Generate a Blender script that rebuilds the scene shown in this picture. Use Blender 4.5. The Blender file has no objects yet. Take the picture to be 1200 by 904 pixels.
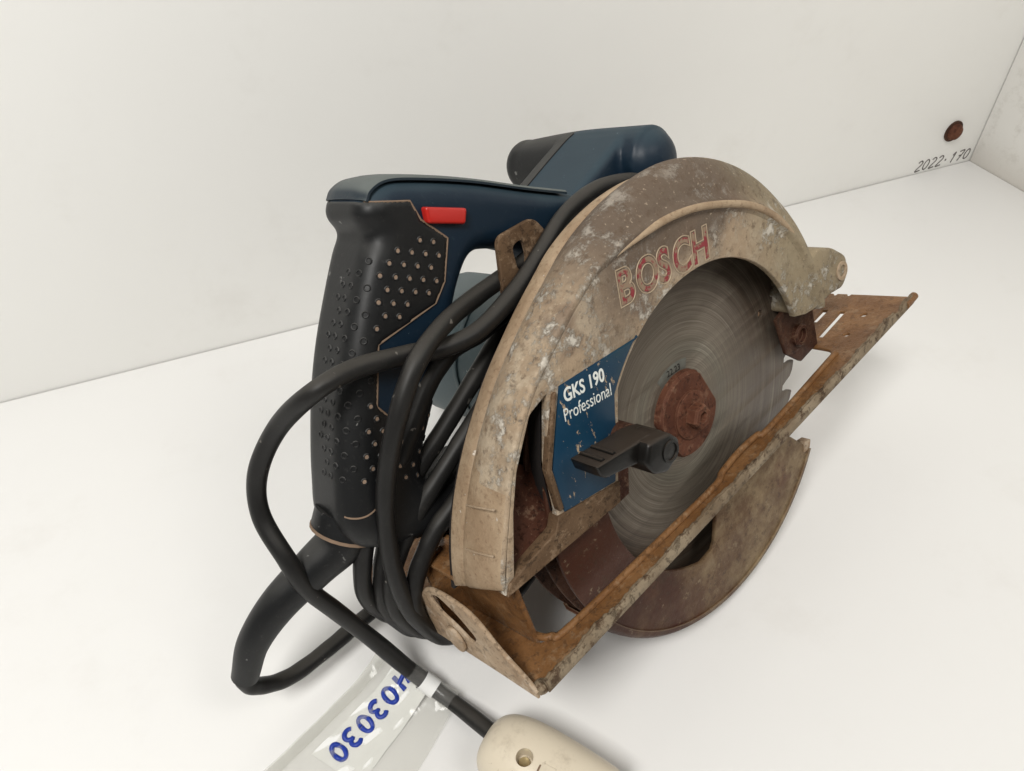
import bpy, bmesh, math, random
from mathutils import Vector, Matrix
from mathutils.bvhtree import BVHTree
from math import sin, cos, radians, pi, hypot, atan2

random.seed(7)
S = 0.001                                   # all lengths below are millimetres
scene = bpy.context.scene
C = scene.collection

# ------------------------------------------------------------------ camera
cam = bpy.data.cameras.new('camera')
cam.sensor_width = 36.0
cam.lens = 910.0 / 1200.0 * 36.0
cam.clip_start, cam.clip_end = 0.01, 50.0
cam_o = bpy.data.objects.new('camera', cam)
C.objects.link(cam_o)
pitch, yaw = radians(43.87), radians(22.95)
fw = Vector((sin(yaw) * cos(pitch), cos(yaw) * cos(pitch), -sin(pitch)))
rt = Vector((cos(yaw), -sin(yaw), 0))
up = rt.cross(fw)
cam_o.matrix_world = Matrix(((rt.x, up.x, -fw.x, 0), (rt.y, up.y, -fw.y, 0), (rt.z, up.z, -fw.z, 0.354), (0, 0, 0, 1)))
scene.camera = cam_o

# ------------------------------------------------------------------ light (indoors: room light + ceiling lamps)
world = bpy.data.worlds.new('World')
scene.world = world
world.use_nodes = True
world.node_tree.nodes['Background'].inputs[0].default_value = (1.0, 0.985, 0.955, 1)
world.node_tree.nodes['Background'].inputs[1].default_value = 0.085


def area(name, loc, target, sx, sy, watts, col):
    l = bpy.data.lights.new(name, 'AREA')
    l.shape = 'RECTANGLE'
    l.size, l.size_y, l.energy, l.color = sx, sy, watts, col
    o = bpy.data.objects.new(name, l)
    C.objects.link(o)
    o.location = loc
    o.rotation_euler = (Vector(target) - Vector(loc)).to_track_quat('-Z', 'Y').to_euler()
    return o


area('ceiling_lamp', (-0.50, -0.28, 1.25), (0.14, 0.25, 0.05), 0.36, 0.36, 15.5, (1.0, 0.985, 0.95))
area('ceiling_lamp', (0.55, -0.50, 1.35), (0.25, 0.30, 0.1), 0.5, 0.5, 5.0, (1.0, 0.975, 0.93))
vs = scene.view_settings
vs.view_transform, vs.look, vs.exposure, vs.gamma = 'Standard', 'None', 0.09, 1.0
vs.use_curve_mapping = False
scene.render.engine = 'CYCLES'
scene.cycles.max_bounces = 8


# ------------------------------------------------------------------ materials
class N:
    """small node-graph helper"""

    def __init__(self, name):
        self.m = bpy.data.materials.new(name)
        self.m.use_nodes = True
        self.t = self.m.node_tree
        self.b = self.t.nodes['Principled BSDF']
        self.out = self.t.nodes['Material Output']
        self.co = self.t.nodes.new('ShaderNodeTexCoord').outputs['Object']

    def set(self, sock, v):
        if hasattr(v, 'is_output'):
            self.t.links.new(v, sock)
        elif isinstance(v, (tuple, list)) and len(v) == 3 and sock.type == 'RGBA':
            sock.default_value = (*v, 1)
        else:
            sock.default_value = v

    def p(self, **k):
        for a, v in k.items():
            self.set(self.b.inputs[a.replace('_', ' ')], v)
        return self

    def noise(self, scale, detail=4, rough=.55, co=None, dist=0.0):
        n = self.t.nodes.new('ShaderNodeTexNoise')
        n.inputs['Scale'].default_value = scale
        n.inputs['Detail'].default_value = detail
        n.inputs['Roughness'].default_value = rough
        n.inputs['Distortion'].default_value = dist
        self.t.links.new(co or self.co, n.inputs['Vector'])
        return n.outputs['Fac']

    def voronoi(self, scale, co=None):
        n = self.t.nodes.new('ShaderNodeTexVoronoi')
        n.inputs['Scale'].default_value = scale
        self.t.links.new(co or self.co, n.inputs['Vector'])
        return n.outputs['Distance']

    def step(self, f, lo, hi):
        n = self.t.nodes.new('ShaderNodeMapRange')
        n.interpolation_type = 'SMOOTHSTEP'
        for i, v in enumerate((f, lo, hi, 0.0, 1.0)):
            self.set(n.inputs[i], v)
        return n.outputs[0]

    def math(self, op, a, b=0.0, c=0.0):
        n = self.t.nodes.new('ShaderNodeMath')
        n.operation = op
        for i, v in enumerate((a, b, c)):
            self.set(n.inputs[i], v)
        return n.outputs[0]

    def mix(self, f, a, b):
        n = self.t.nodes.new('ShaderNodeMix')
        n.data_type = 'RGBA'
        self.set(n.inputs[0], f)
        self.set(n.inputs[6], a)
        self.set(n.inputs[7], b)
        return n.outputs[2]

    def xyz(self, co=None):
        n = self.t.nodes.new('ShaderNodeSeparateXYZ')
        self.t.links.new(co or self.co, n.inputs[0])
        return n.outputs

    def comb(self, x, y, z):
        n = self.t.nodes.new('ShaderNodeCombineXYZ')
        for i, v in enumerate((x, y, z)):
            self.set(n.inputs[i], v)
        return n.outputs[0]

    def stretch(self, sx, sy, sz, rot=(0, 0, 0)):
        n = self.t.nodes.new('ShaderNodeMapping')
        n.inputs['Scale'].default_value = (sx, sy, sz)
        n.inputs['Rotation'].default_value = rot
        self.t.links.new(self.co, n.inputs['Vector'])
        return n.outputs[0]

    def bump(self, h, dist=0.0004, strength=.6):
        n = self.t.nodes.new('ShaderNodeBump')
        n.inputs['Strength'].default_value = strength
        n.inputs['Distance'].default_value = dist
        self.set(n.inputs['Height'], h)
        self.t.links.new(n.outputs[0], self.b.inputs['Normal'])
        return self

    def edge(self, rad=0.0012):
        """wear on sharp edges: bevelled normal against the true one"""
        b = self.t.nodes.new('ShaderNodeBevel')
        b.samples = 4
        b.inputs['Radius'].default_value = rad
        g = self.t.nodes.new('ShaderNodeNewGeometry')
        v = self.t.nodes.new('ShaderNodeVectorMath')
        v.operation = 'DOT_PRODUCT'
        self.t.links.new(b.outputs[0], v.inputs[0])
        self.t.links.new(g.outputs['Normal'], v.inputs[1])
        return self.step(self.math('SUBTRACT', 1.0, v.outputs['Value']), .02, .22)


def m_cast():
    n = N('dusty_cast_metal')
    x, y, z = n.xyz()
    big = n.noise(38, 5, .6)
    fine = n.noise(420, 5, .65)
    c = n.mix(n.step(big, .35, .7), (.37, .275, .185), (.285, .215, .148))
    c = n.mix(n.math('MULTIPLY', n.step(n.noise(75, 6, .7), .44, .64), .8), c, (.46, .375, .275))
    # rubbed dark patches where the dust has been wiped off the dome
    dome = n.math('MULTIPLY', n.step(n.math('ADD', z, n.math('MULTIPLY', big, .05)), .090, .113), n.step(x, -.07, -.03))
    c = n.mix(n.math('MULTIPLY', dome, .9), c, (.105, .077, .058))
    blot = n.step(n.noise(26, 3, .5, dist=.6), .55, .66)
    c = n.mix(n.math('MULTIPLY', blot, .7), c, (.155, .107, .076))
    # olive dust at the nose
    c = n.mix(n.math('MULTIPLY', n.step(x, .03, .075), .75), c, n.mix(fine, (.21, .172, .105), (.30, .25, .165)))
    # white corrosion bloom
    wh = n.math('MULTIPLY', n.step(n.noise(105, 8, .8), .50, .60), n.step(n.math('SUBTRACT', n.noise(28, 3, .6), n.math('MULTIPLY', n.step(x, .02, -.03), -.07)), .47, .60))
    wh = n.math('MULTIPLY', wh, n.math('SUBTRACT', 1.0, n.math('MULTIPLY', dome, .55)))
    c = n.mix(n.math('MULTIPLY', wh, .85), c, (.58, .54, .47))
    c = n.mix(n.math('MULTIPLY', n.step(n.noise(600, 3, .6), .62, .72), .5), c, (.55, .44, .32))
    c = n.mix(n.math('MULTIPLY', n.step(n.noise(260, 6, .75), .52, .66), .6), c, (.10, .066, .042))
    c = n.mix(n.math('MULTIPLY', n.edge(.0014), .55), c, (.50, .42, .33))
    n.p(Base_Color=c, Roughness=n.step(fine, -.4, 1.1), Metallic=.05, Specular_IOR_Level=.16)
    h = n.math('ADD', n.math('MULTIPLY', fine, .5), n.math('ADD', n.math('MULTIPLY', n.noise(130, 4, .6), .6), n.math('MULTIPLY', wh, .35)))
    return n.bump(h, .0011, .85).m


def m_rim():
    n = N('dusty_tan_paint')
    big = n.noise(45, 5, .6)
    fine = n.noise(500, 5, .65)
    c = n.mix(n.step(big, .35, .7), (.40, .298, .198), (.295, .205, .128))
    c = n.mix(n.math('MULTIPLY', n.step(n.noise(110, 6, .75), .5, .7), .5), c, (.22, .145, .085))
    c = n.mix(n.math('MULTIPLY', n.step(fine, .52, .7), .6), c, (.17, .105, .062))
    ch = n.step(n.noise(150, 5, .7), .665, .685)
    c = n.mix(ch, c, (.66, .58, .49))
    c = n.mix(n.math('MULTIPLY', n.edge(.0012), .6), c, (.56, .47, .37))
    n.p(Base_Color=c, Roughness=.66, Specular_IOR_Level=.18)
    return n.bump(n.math('ADD', n.math('MULTIPLY', fine, .8), n.math('MULTIPLY', ch, .4)), .0008, .8).m


def m_rust(name, a, b, dust, amt, rough=.55, spec=.16, pits=.6):
    n = N(name)
    big = n.noise(48, 5, .62)
    fine = n.noise(380, 5, .65)
    c = n.mix(n.step(big, .3, .72), a, b)
    c = n.mix(n.math('MULTIPLY', n.step(n.noise(110, 7, .78), .53, .62), amt), c, dust)
    pit = n.step(n.noise(300, 7, .8), .54, .62)
    c = n.mix(n.math('MULTIPLY', pit, pits), c, tuple(v * .38 for v in a))
    c = n.mix(n.math('MULTIPLY', n.step(n.noise(700, 4, .7), .64, .70), .5), c, dust)
    c = n.mix(n.math('MULTIPLY', n.edge(.0009), min(1, amt + .15)), c, dust)
    n.p(Base_Color=c, Roughness=n.math('ADD', rough - .1, n.math('MULTIPLY', fine, .3)), Specular_IOR_Level=spec)
    return n.bump(n.math('SUBTRACT', n.math('ADD', fine, big), n.math('MULTIPLY', pit, .5)), .0007, .7).m


def m_lower():
    n = N('stained_guard_steel')
    x, y, z = n.xyz()
    big = n.noise(40, 5, .62, dist=.4)
    fine = n.noise(420, 5, .68)
    red = n.mix(big, (.042, .0155, .010), (.075, .029, .017))
    tan = n.mix(n.step(n.noise(90, 6, .7), .35, .68), (.115, .066, .033), (.235, .168, .095))
    f = n.step(n.math('ADD', x, n.math('MULTIPLY', n.math('SUBTRACT', n.noise(24, 6, .72), .5), .17)), -.075, .012)
    c = n.mix(f, red, tan)
    c = n.mix(n.math('MULTIPLY', n.step(n.noise(30, 4, .6), .54, .66), .65), c, (.115, .05, .028))
    c = n.mix(n.math('MULTIPLY', n.step(n.noise(240, 7, .8), .53, .62), .55), c, (.045, .024, .014))
    c = n.mix(n.math('MULTIPLY', n.step(n.noise(150, 7, .8), .58, .66), .5), c, (.30, .235, .15))
    c = n.mix(n.math('MULTIPLY', n.edge(.001), .5), c, (.34, .26, .17))
    n.p(Base_Color=c, Roughness=n.math('ADD', .36, n.math('MULTIPLY', fine, .3)), Specular_IOR_Level=.2, Metallic=.05)
    return n.bump(n.math('ADD', fine, big), .0004, .5).m


def m_plastic(name, a, dust, amt, rough=.42, topdust=True):
    n = N(name)
    big = n.noise(30, 4, .6)
    fine = n.noise(300, 5, .7)
    g = n.t.nodes.new('ShaderNodeNewGeometry')
    nz = n.xyz(g.outputs['Normal'])[2]
    f = n.math('MULTIPLY', n.step(big, .45, .8), amt * .22)
    if topdust:                                   # dust settles on what faces up
        f = n.math('ADD', f, n.math('MULTIPLY', n.step(n.math('ADD', nz, n.math('MULTIPLY', n.math('SUBTRACT', big, .5), .25)), .62, .95), amt * 1.3))
    c = n.mix(n.math('MINIMUM', f, 1.0), a, dust)
    c = n.mix(n.math('MULTIPLY', n.step(n.noise(420, 6, .8), .56, .70), .22 * min(1.0, amt * 2.2)), c, dust)
    c = n.mix(n.math('MULTIPLY', n.step(n.noise(210, 3, .5), .71, .74), .7), c, tuple(min(1, v * 1.8 + .03) for v in dust))
    n.p(Base_Color=c, Roughness=n.math('ADD', rough, n.math('MULTIPLY', f, .35)), Specular_IOR_Level=.27)
    return n.bump(fine, .00015, .35).m


def m_blade():
    n = N('scratched_blade_steel')
    x, y, z = n.xyz()
    r = n.math('SQRT', n.math('ADD', n.math('MULTIPLY', x, x), n.math('MULTIPLY', z, z)))
    a = n.math('ARCTAN2', z, x)
    ring = n.noise(1.0, 6, .75, n.comb(n.math('MULTIPLY', r, 1900), n.math('MULTIPLY', a, .55), 0))
    ring2 = n.noise(1.0, 3, .6, n.comb(n.math('MULTIPLY', r, 260), n.math('MULTIPLY', a, .45), 3))
    c = n.mix(n.step(ring, .22, .78), (.10, .082, .060), (.28, .243, .196))
    c = n.mix(n.math('MULTIPLY', n.step(ring, .60, .64), .35), c, (.46, .43, .38))
    st = n.math('MULTIPLY', n.step(r, .030, .066), n.step(n.math('ADD', n.math('MULTIPLY', ring2, .7), n.math('MULTIPLY', n.noise(35, 3, .6), .5)), .34, .66))
    c = n.mix(n.math('MULTIPLY', st, .85), c, n.mix(n.step(ring, .35, .7), (.030, .017, .011), (.115, .080, .054)))
    gr = n.math('MULTIPLY', n.step(r, .0375, .030), n.step(r, .024, .030))
    c = n.mix(n.math('MULTIPLY', gr, .08), c, (.14, .20, .165))
    n.p(Base_Color=c, Metallic=n.math('SUBTRACT', .6, n.math('MULTIPLY', st, .5)), Roughness=n.math('ADD', .38, n.math('MULTIPLY', ring, .22)))
    tg_ = n.t.nodes.new('ShaderNodeTangent')
    tg_.direction_type, tg_.axis = 'RADIAL', 'Y'
    n.t.links.new(tg_.outputs[0], n.b.inputs['Tangent'])
    n.p(Anisotropic=.75)
    return n.bump(ring, .00006, .3).m


def m_plain(name, col, rough=.5, metal=0., var=.15, scale=120, spec=.4, bumpd=.0001):
    n = N(name)
    f = n.noise(scale, 4, .6)
    n.p(Base_Color=n.mix(f, tuple(v * (1 - var) for v in col), tuple(min(1, v * (1 + var)) for v in col)), Roughness=rough, Metallic=metal, Specular_IOR_Level=spec)
    return n.bump(f, bumpd, .3).m


def m_label():
    n = N('blue_printed_label')
    ch = n.step(n.noise(140, 5, .75, n.stretch(1.6, 1, .7)), .60, .62)
    c = n.mix(n.noise(60, 4, .6), (.005, .030, .062), (.008, .042, .082))
    c = n.mix(n.math('MULTIPLY', n.step(n.noise(40, 3, .6), .5, .8), .4), c, (.02, .06, .06))
    c = n.mix(ch, c, (.36, .27, .18))
    n.p(Base_Color=c, Roughness=.42, Specular_IOR_Level=.22)
    return n.bump(ch, -.0002, .5).m


def m_dirty(name, col, dirt, rough):
    n = N(name)
    sm = n.math('MULTIPLY', n.step(n.noise(55, 6, .7), .55, .78), .45)
    c = n.mix(sm, col, dirt)
    c = n.mix(n.math('MULTIPLY', n.step(n.noise(330, 4, .7), .66, .72), .6), c, dirt)
    e = n.math('MULTIPLY', n.edge(.0009), n.step(n.noise(160, 4, .7), .42, .6))
    c = n.mix(n.math('MULTIPLY', e, .6), c, dirt)
    n.p(Base_Color=c, Roughness=n.math('ADD', rough, n.math('MULTIPLY', sm, .4)), Specular_IOR_Level=.45)
    return n.bump(n.noise(260, 4, .6), .0002, .35).m


def m_flaked(name, col, under, lo=.50):
    n = N(name)
    f = n.step(n.math('ADD', n.math('MULTIPLY', n.noise(330, 5, .7), .6), n.math('MULTIPLY', n.noise(70, 3, .6), .4)), lo, lo + .05)
    n.p(Base_Color=n.mix(f, under, col), Roughness=.55)
    return n.bump(f, .0002, .5).m


def m_shelf(name='white_laminate', k=(.955, .955, .965)):
    n = N(name)
    f = n.noise(3.0, 4, .6)
    fine = n.noise(900, 3, .6)
    c = n.mix(f, tuple(v * w for v, w in zip((.80, .79, .765), k)), tuple(v * w for v, w in zip((.85, .845, .825), k)))
    sp = n.step(n.noise(160, 4, .75), .745, .77)
    c = n.mix(n.math('MULTIPLY', sp, .35), c, (.35, .32, .28))
    sm = n.math('MULTIPLY', n.step(n.noise(11, 6, .7), .52, .75), .10)
    c = n.mix(sm, c, (.45, .40, .33))
    n.p(Base_Color=c, Roughness=.38, Specular_IOR_Level=.35)
    return n.bump(fine, .00008, .25).m


def m_side():
    n = N('scuffed_white_panel')
    f = n.noise(60, 6, .75)
    x, y, z = n.xyz()
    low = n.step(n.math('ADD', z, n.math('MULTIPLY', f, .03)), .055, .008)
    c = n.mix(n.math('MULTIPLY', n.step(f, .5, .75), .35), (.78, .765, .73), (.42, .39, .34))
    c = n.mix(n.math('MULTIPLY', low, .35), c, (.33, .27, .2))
    n.p(Base_Color=c, Roughness=.5)
    return n.m


def m_tape():
    n = N('clear_tape')
    t = n.t
    f = n.noise(70, 3, .5, n.stretch(1, .3, 1))
    n.p(Base_Color=(.78, .77, .74), Roughness=.12, Specular_IOR_Level=.7)
    n.bump(f, .0022, 1.0)
    tr = t.nodes.new('ShaderNodeBsdfTransparent')
    tr.inputs[0].default_value = (.96, .96, .95, 1)
    mx = t.nodes.new('ShaderNodeMixShader')
    mx.inputs[0].default_value = .10
    t.links.new(tr.outputs[0], mx.inputs[1])
    t.links.new(n.b.outputs[0], mx.inputs[2])
    t.links.new(mx.outputs[0], n.out.inputs['Surface'])
    return n.m


CAST, RIM = m_cast(), m_rim()
REDRUST = m_rust('red_oxide_inside', (.040, .0135, .008), (.066, .024, .013), (.32, .21, .135), .30)
PLATE = m_rust('brown_varnished_steel', (.155, .070, .025), (.235, .120, .049), (.34, .235, .14), .38, .38, .24, .22)
LIP = m_rust('dusty_grey_lip', (.17, .122, .076), (.30, .24, .165), (.06, .031, .016), .85, .6)
BAR = m_rust('brown_dusty_casting', (.072, .041, .022), (.13, .080, .045), (.32, .225, .145), .4, .6)
FLANGE = m_rust('beige_dusty_steel', (.40, .30, .205), (.27, .18, .11), (.52, .43, .33), .55, .55)
LOWER = m_lower()
WASHER = m_rust('rusty_washer', (.075, .027, .016), (.135, .053, .030), (.22, .12, .075), .5, .65)
DARKRUST = m_rust('dark_rusty_steel', (.045, .019, .012), (.07, .033, .02), (.2, .13, .085), .25)
BLADE = m_blade()
BLUE = m_plastic('navy_plastic', (.0055, .0155, .029), (.055, .085, .10), .34, .42)
GREYBLUE = m_plastic('grey_blue_plastic', (.055, .085, .095), (.16, .18, .18), .45, .45)
TOPGREY = m_plastic('dusty_slate_plastic', (.012, .021, .030), (.15, .165, .155), .55, .42)
BLACK = m_plastic('black_rubber', (.0085, .0088, .0092), (.085, .083, .078), .42, .42)
CABLE = m_plastic('cable_rubber', (.012, .0115, .011), (.075, .068, .058), .34, .42)
BLKPL = m_plastic('worn_black_plastic', (.006, .0056, .005), (.07, .05, .036), .30, .34)
RED = m_dirty('red_plastic', (.44, .017, .012), (.24, .10, .07), .30)
TAN = m_plain('tan_dust', (.25, .175, .125), .85, 0, .5, 260)
SEAM = m_plain('dusty_seam', (.20, .135, .09), .8, 0, .35, 200)
SHADEINK = m_plain('shade_print_seam_black', (.012, .009, .008), .8, 0, .3)  # near-black: painted shade inside the guard, also print and seam
LABEL = m_label()
WHITEINK = m_flaked('white_print', (.74, .76, .72), (.12, .13, .12), .41)
REDINK = m_flaked('red_paint_flakes', (.22, .018, .025), (.24, .165, .105), .49)
OUTLINE = m_plain('raised_metal_outline', (.40, .31, .215), .55, .2, .35, 350)
CREAM = m_dirty('cream_plug_plastic', (.66, .585, .46), (.25, .19, .125), .38)
PAPER = m_plain('white_paper', (.82, .82, .80), .7, 0, .03)
BLUEINK = m_plain('blue_marker', (.008, .035, .30), .45, 0, .25, 180)
GREYINK = m_plain('grey_marker', (.13, .12, .115), .7, 0, .4, 500)
BRASS = m_plain('brass_screw', (.55, .45, .25), .35, .8, .2)
TAPE = m_tape()
SHELF, WALLP, SIDE = m_shelf(), m_shelf('white_painted_panel', (1.09, 1.09, 1.085)), m_side()
JOINT = m_plain('dark_joint', (.18, .165, .15), .9, 0, .3)


# ------------------------------------------------------------------ mesh helpers
def V(x, o, z):
    """saw space: x forward, o outward on the blade side, z up"""
    return Vector((x * S, -o * S, z * S))


def link(name, me, mat, parent=None, ang=40, smooth=True):
    me.materials.clear()
    me.materials.append(mat)
    if smooth and len(me.polygons):
        me.polygons.foreach_set('use_smooth', [True] * len(me.polygons))
        me.set_sharp_from_angle(angle=radians(ang))
    ob = bpy.data.objects.new(name, me)
    C.objects.link(ob)
    if parent:
        ob.parent = parent
    return ob


def meshdata(name, vs_, fs_):
    me = bpy.data.meshes.new(name)
    me.from_pydata([tuple(v) for v in vs_], [], fs_)
    bm = bmesh.new()
    bm.from_mesh(me)
    bmesh.ops.remove_doubles(bm, verts=bm.verts, dist=1e-7)
    bmesh.ops.recalc_face_normals(bm, faces=bm.faces)
    bm.to_mesh(me)
    bm.free()
    return me


def evalmesh(ob):
    dg = bpy.context.evaluated_depsgraph_get()
    me = bpy.data.meshes.new_from_object(ob.evaluated_get(dg))
    return me


def slab_mesh(outline, holes, t, bev=0.5, res=2):
    """flat piece with holes in the XY plane (mm), thickness t centred on 0, rounded edges"""
    cu = bpy.data.curves.new('c', 'CURVE')
    cu.dimensions = '2D'
    cu.fill_mode = 'BOTH'
    cu.extrude = max(t / 2 - bev, 0.0) * S
    cu.bevel_depth = bev * S
    cu.bevel_resolution = res
    cu.offset = -bev * S
    def wind(p, ccw):
        a = sum(p[i - 1][0] * p[i][1] - p[i][0] * p[i - 1][1] for i in range(len(p)))
        return p if (a > 0) == ccw else p[::-1]
    for poly in [wind(list(outline), True)] + [wind(list(h), False) for h in holes]:
        sp = cu.splines.new('POLY')
        sp.points.add(len(poly) - 1)
        for i, (x, y) in enumerate(poly):
            sp.points[i].co = (x * S, y * S, 0, 1)
        sp.use_cyclic_u = True
    ob = bpy.data.objects.new('c', cu)
    C.objects.link(ob)
    me = evalmesh(ob)
    bpy.data.objects.remove(ob)
    bpy.data.curves.remove(cu)
    bm = bmesh.new()
    bm.from_mesh(me)
    bmesh.ops.remove_doubles(bm, verts=bm.verts, dist=2e-6)
    bm.to_mesh(me)
    bm.free()
    return me


def frame(origin, ax, ay):
    ax, ay = Vector(ax).normalized(), Vector(ay)
    ay = (ay - ax * ay.dot(ax)).normalized()
    az = ax.cross(ay)
    o = Vector(origin)
    return Matrix(((ax.x, ay.x, az.x, o.x), (ax.y, ay.y, az.y, o.y), (ax.z, ay.z, az.z, o.z), (0, 0, 0, 1)))


def face_slab(name, outline, holes, o0, o1, mat, parent, bev=.5, res=2, ang=40):
    """slab lying in the blade plane: outline in (x, z), thickness from o0 to o1"""
    me = slab_mesh(outline, holes, o1 - o0, bev, res)
    me.transform(frame(V(0, (o0 + o1) / 2, 0), (1, 0, 0), (0, 0, 1)))
    return link(name, me, mat, parent, ang)


def smoothpath(pts, n=10, closed=False):
    P = [Vector(p) for p in pts]
    out = []
    m = len(P)
    rng = range(m if closed else m - 1)
    for i in rng:
        p0 = P[(i - 1) % m] if closed or i > 0 else P[0] * 2 - P[1]
        p1, p2 = P[i], P[(i + 1) % m]
        p3 = P[(i + 2) % m] if closed or i + 2 < m else P[-1] * 2 - P[-2]
        for k in range(n):
            t = k / n
            out.append(.5 * ((2 * p1) + (p2 - p0) * t + (2 * p0 - 5 * p1 + 4 * p2 - p3) * t * t + (3 * p1 - p0 - 3 * p2 + p3) * t ** 3))
    if not closed:
        out.append(P[-1])
    return out


def tube_mesh(name, path, rad, seg=14, closed=False, cap=True):
    """path: vectors in metres; rad: mm number or function of 0..1"""
    n = len(path)
    tang = []
    for i in range(n):
        a = path[(i - 1) % n] if closed or i else path[0]
        b = path[(i + 1) % n] if closed or i < n - 1 else path[-1]
        tang.append((b - a).normalized())
    nrm = tang[0].orthogonal().normalized()
    vs_, fs_ = [], []
    for i in range(n):
        if i:
            nrm = (nrm - tang[i] * nrm.dot(tang[i])).normalized()
        bi = tang[i].cross(nrm)
        r = (rad(i / (n - 1)) if callable(rad) else rad) * S
        for k in range(seg):
            a = 2 * pi * k / seg
            vs_.append(path[i] + (nrm * cos(a) + bi * sin(a)) * r)
    for i in range(n if closed else n - 1):
        j = (i + 1) % n
        for k in range(seg):
            l = (k + 1) % seg
            fs_.append((i * seg + k, i * seg + l, j * seg + l, j * seg + k))
    if cap and not closed:
        fs_.append(tuple(range(seg)))
        fs_.append(tuple((n - 1) * seg + k for k in range(seg)))
    me = bpy.data.meshes.new(name)
    me.from_pydata([tuple(v) for v in vs_], [], fs_)
    bm = bmesh.new()
    bm.from_mesh(me)
    bmesh.ops.recalc_face_normals(bm, faces=bm.faces)
    bm.to_mesh(me)
    bm.free()
    return me


def tube(name, pts, rad, mat, parent, n=10, seg=14, closed=False, saw=True):
    P = [V(*p) for p in pts] if saw else [Vector(p) * S for p in pts]
    return link(name, tube_mesh(name, smoothpath(P, n, closed) if n else P, rad, seg, closed), mat, parent, 60)


def lathe(name, prof, mat, parent, cx=0, cz=0, seg=48, flats=None, ang=35):
    """prof: list of (radius, o) round the blade axis through (cx, cz)"""
    vs_, fs_ = [], []
    for (r, o) in prof:
        for k in range(seg):
            a = 2 * pi * k / seg
            x, z = r * cos(a), r * sin(a)
            if flats:
                ca, w = flats
                d = x * cos(ca) + z * sin(ca)
                lim = w if r > w else r
                if abs(d) > lim:
                    e = (abs(d) - lim) * (1 if d > 0 else -1)
                    x -= e * cos(ca)
                    z -= e * sin(ca)
            vs_.append(V(cx + x, o, cz + z))
    for i in range(len(prof) - 1):
        for k in range(seg):
            l = (k + 1) % seg
            fs_.append((i * seg + k, i * seg + l, (i + 1) * seg + l, (i + 1) * seg + k))
    fs_.append(tuple(range(seg)))
    fs_.append(tuple((len(prof) - 1) * seg + k for k in range(seg)))
    return link(name, meshdata(name, vs_, fs_), mat, parent, ang)


def box(name, mn, mx, mat, parent, bev=.6, M=None):
    """bevelled box; mn, mx in saw space (x, o, z) or, with M, in that frame (mm)"""
    bm = bmesh.new()
    bmesh.ops.create_cube(bm, size=1)
    for v in bm.verts:
        q = [mn[i] + (v.co[i] + .5) * (mx[i] - mn[i]) for i in range(3)]
        v.co = Vector(q) * S if M else V(*q)
    if M:
        bm.transform(M)
    bmesh.ops.recalc_face_normals(bm, faces=bm.faces)
    if bev:
        bmesh.ops.bevel(bm, geom=list(bm.edges), offset=bev * S, segments=2, affect='EDGES', profile=.6)
    me = bpy.data.meshes.new(name)
    bm.to_mesh(me)
    bm.free()
    return link(name, me, mat, parent)


def arc(r, a0, a1, n, cx=0, cz=0):
    return [(cx + r * cos(radians(a0 + (a1 - a0) * i / n)), cz + r * sin(radians(a0 + (a1 - a0) * i / n))) for i in range(n + 1)]


def circle(r, cx, cz, n=20):
    return [(cx + r * cos(2 * pi * i / n), cz + r * sin(2 * pi * i / n)) for i in range(n)]


def rounded(poly, r, n=4):
    out = []
    m = len(poly)
    for i in range(m):
        p, a, b = Vector(poly[i]), Vector(poly[i - 1]), Vector(poly[(i + 1) % m])
        da, db = (a - p), (b - p)
        ra = min(r, da.length * .45, db.length * .45)
        q0, q1 = p + da.normalized() * ra, p + db.normalized() * ra
        for k in range(n + 1):
            t = k / n
            q = q0 * (1 - t) ** 2 + p * 2 * t * (1 - t) + q1 * t * t
            out.append((q.x, q.y))
    return out


def thing(name, label, cat, group=None):
    o = bpy.data.objects.new(name, None)
    o.empty_display_size = .02
    C.objects.link(o)
    o['label'] = label
    o['category'] = cat
    if group:
        o['group'] = group
    return o


def tag(o, label, cat):
    o['label'] = label
    o['category'] = cat
    return o


def text_mesh(txt, size, bold=0.0, extrude=.1, outline=0.0, res=4, shear=0.0, spacing=1.0):
    cu = bpy.data.curves.new('t', 'FONT')
    cu.body = txt
    cu.size = size * S
    cu.space_character = spacing
    cu.resolution_u = res
    cu.shear = shear
    cu.offset = bold * S
    if outline:
        cu.fill_mode = 'NONE'
        cu.bevel_depth = outline * S
        cu.bevel_resolution = 1
    else:
        cu.extrude = extrude * S
    ob = bpy.data.objects.new('t', cu)
    C.objects.link(ob)
    me = evalmesh(ob)
    bpy.data.objects.remove(ob)
    bpy.data.curves.remove(cu)
    return me


# ------------------------------------------------------------------ the setting: a white shelf compartment
WALL_Y, SIDE_X = 453.0, 659.5


def sheet(name, vs_, mat):
    o = link(name, meshdata(name, [Vector(v) * S for v in vs_], [tuple(range(len(vs_)))]), mat, None, smooth=False)
    o['kind'] = 'structure'
    return o


def solid(name, mn, mx, mat):
    o = box(name, mn, mx, mat, None, .4, Matrix.Identity(4))
    o['kind'] = 'structure'
    return o


solid('shelf_floor', (-1500, -1200, -18), (SIDE_X - .5, WALL_Y - .8, 0), SHELF)
solid('wall_back', (-1500, WALL_Y, -18), (SIDE_X + 40, WALL_Y + 18, 900), WALLP)
solid('wall_side', (SIDE_X, -300, -18), (SIDE_X + 18, WALL_Y - .6, 900), SIDE)

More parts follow.
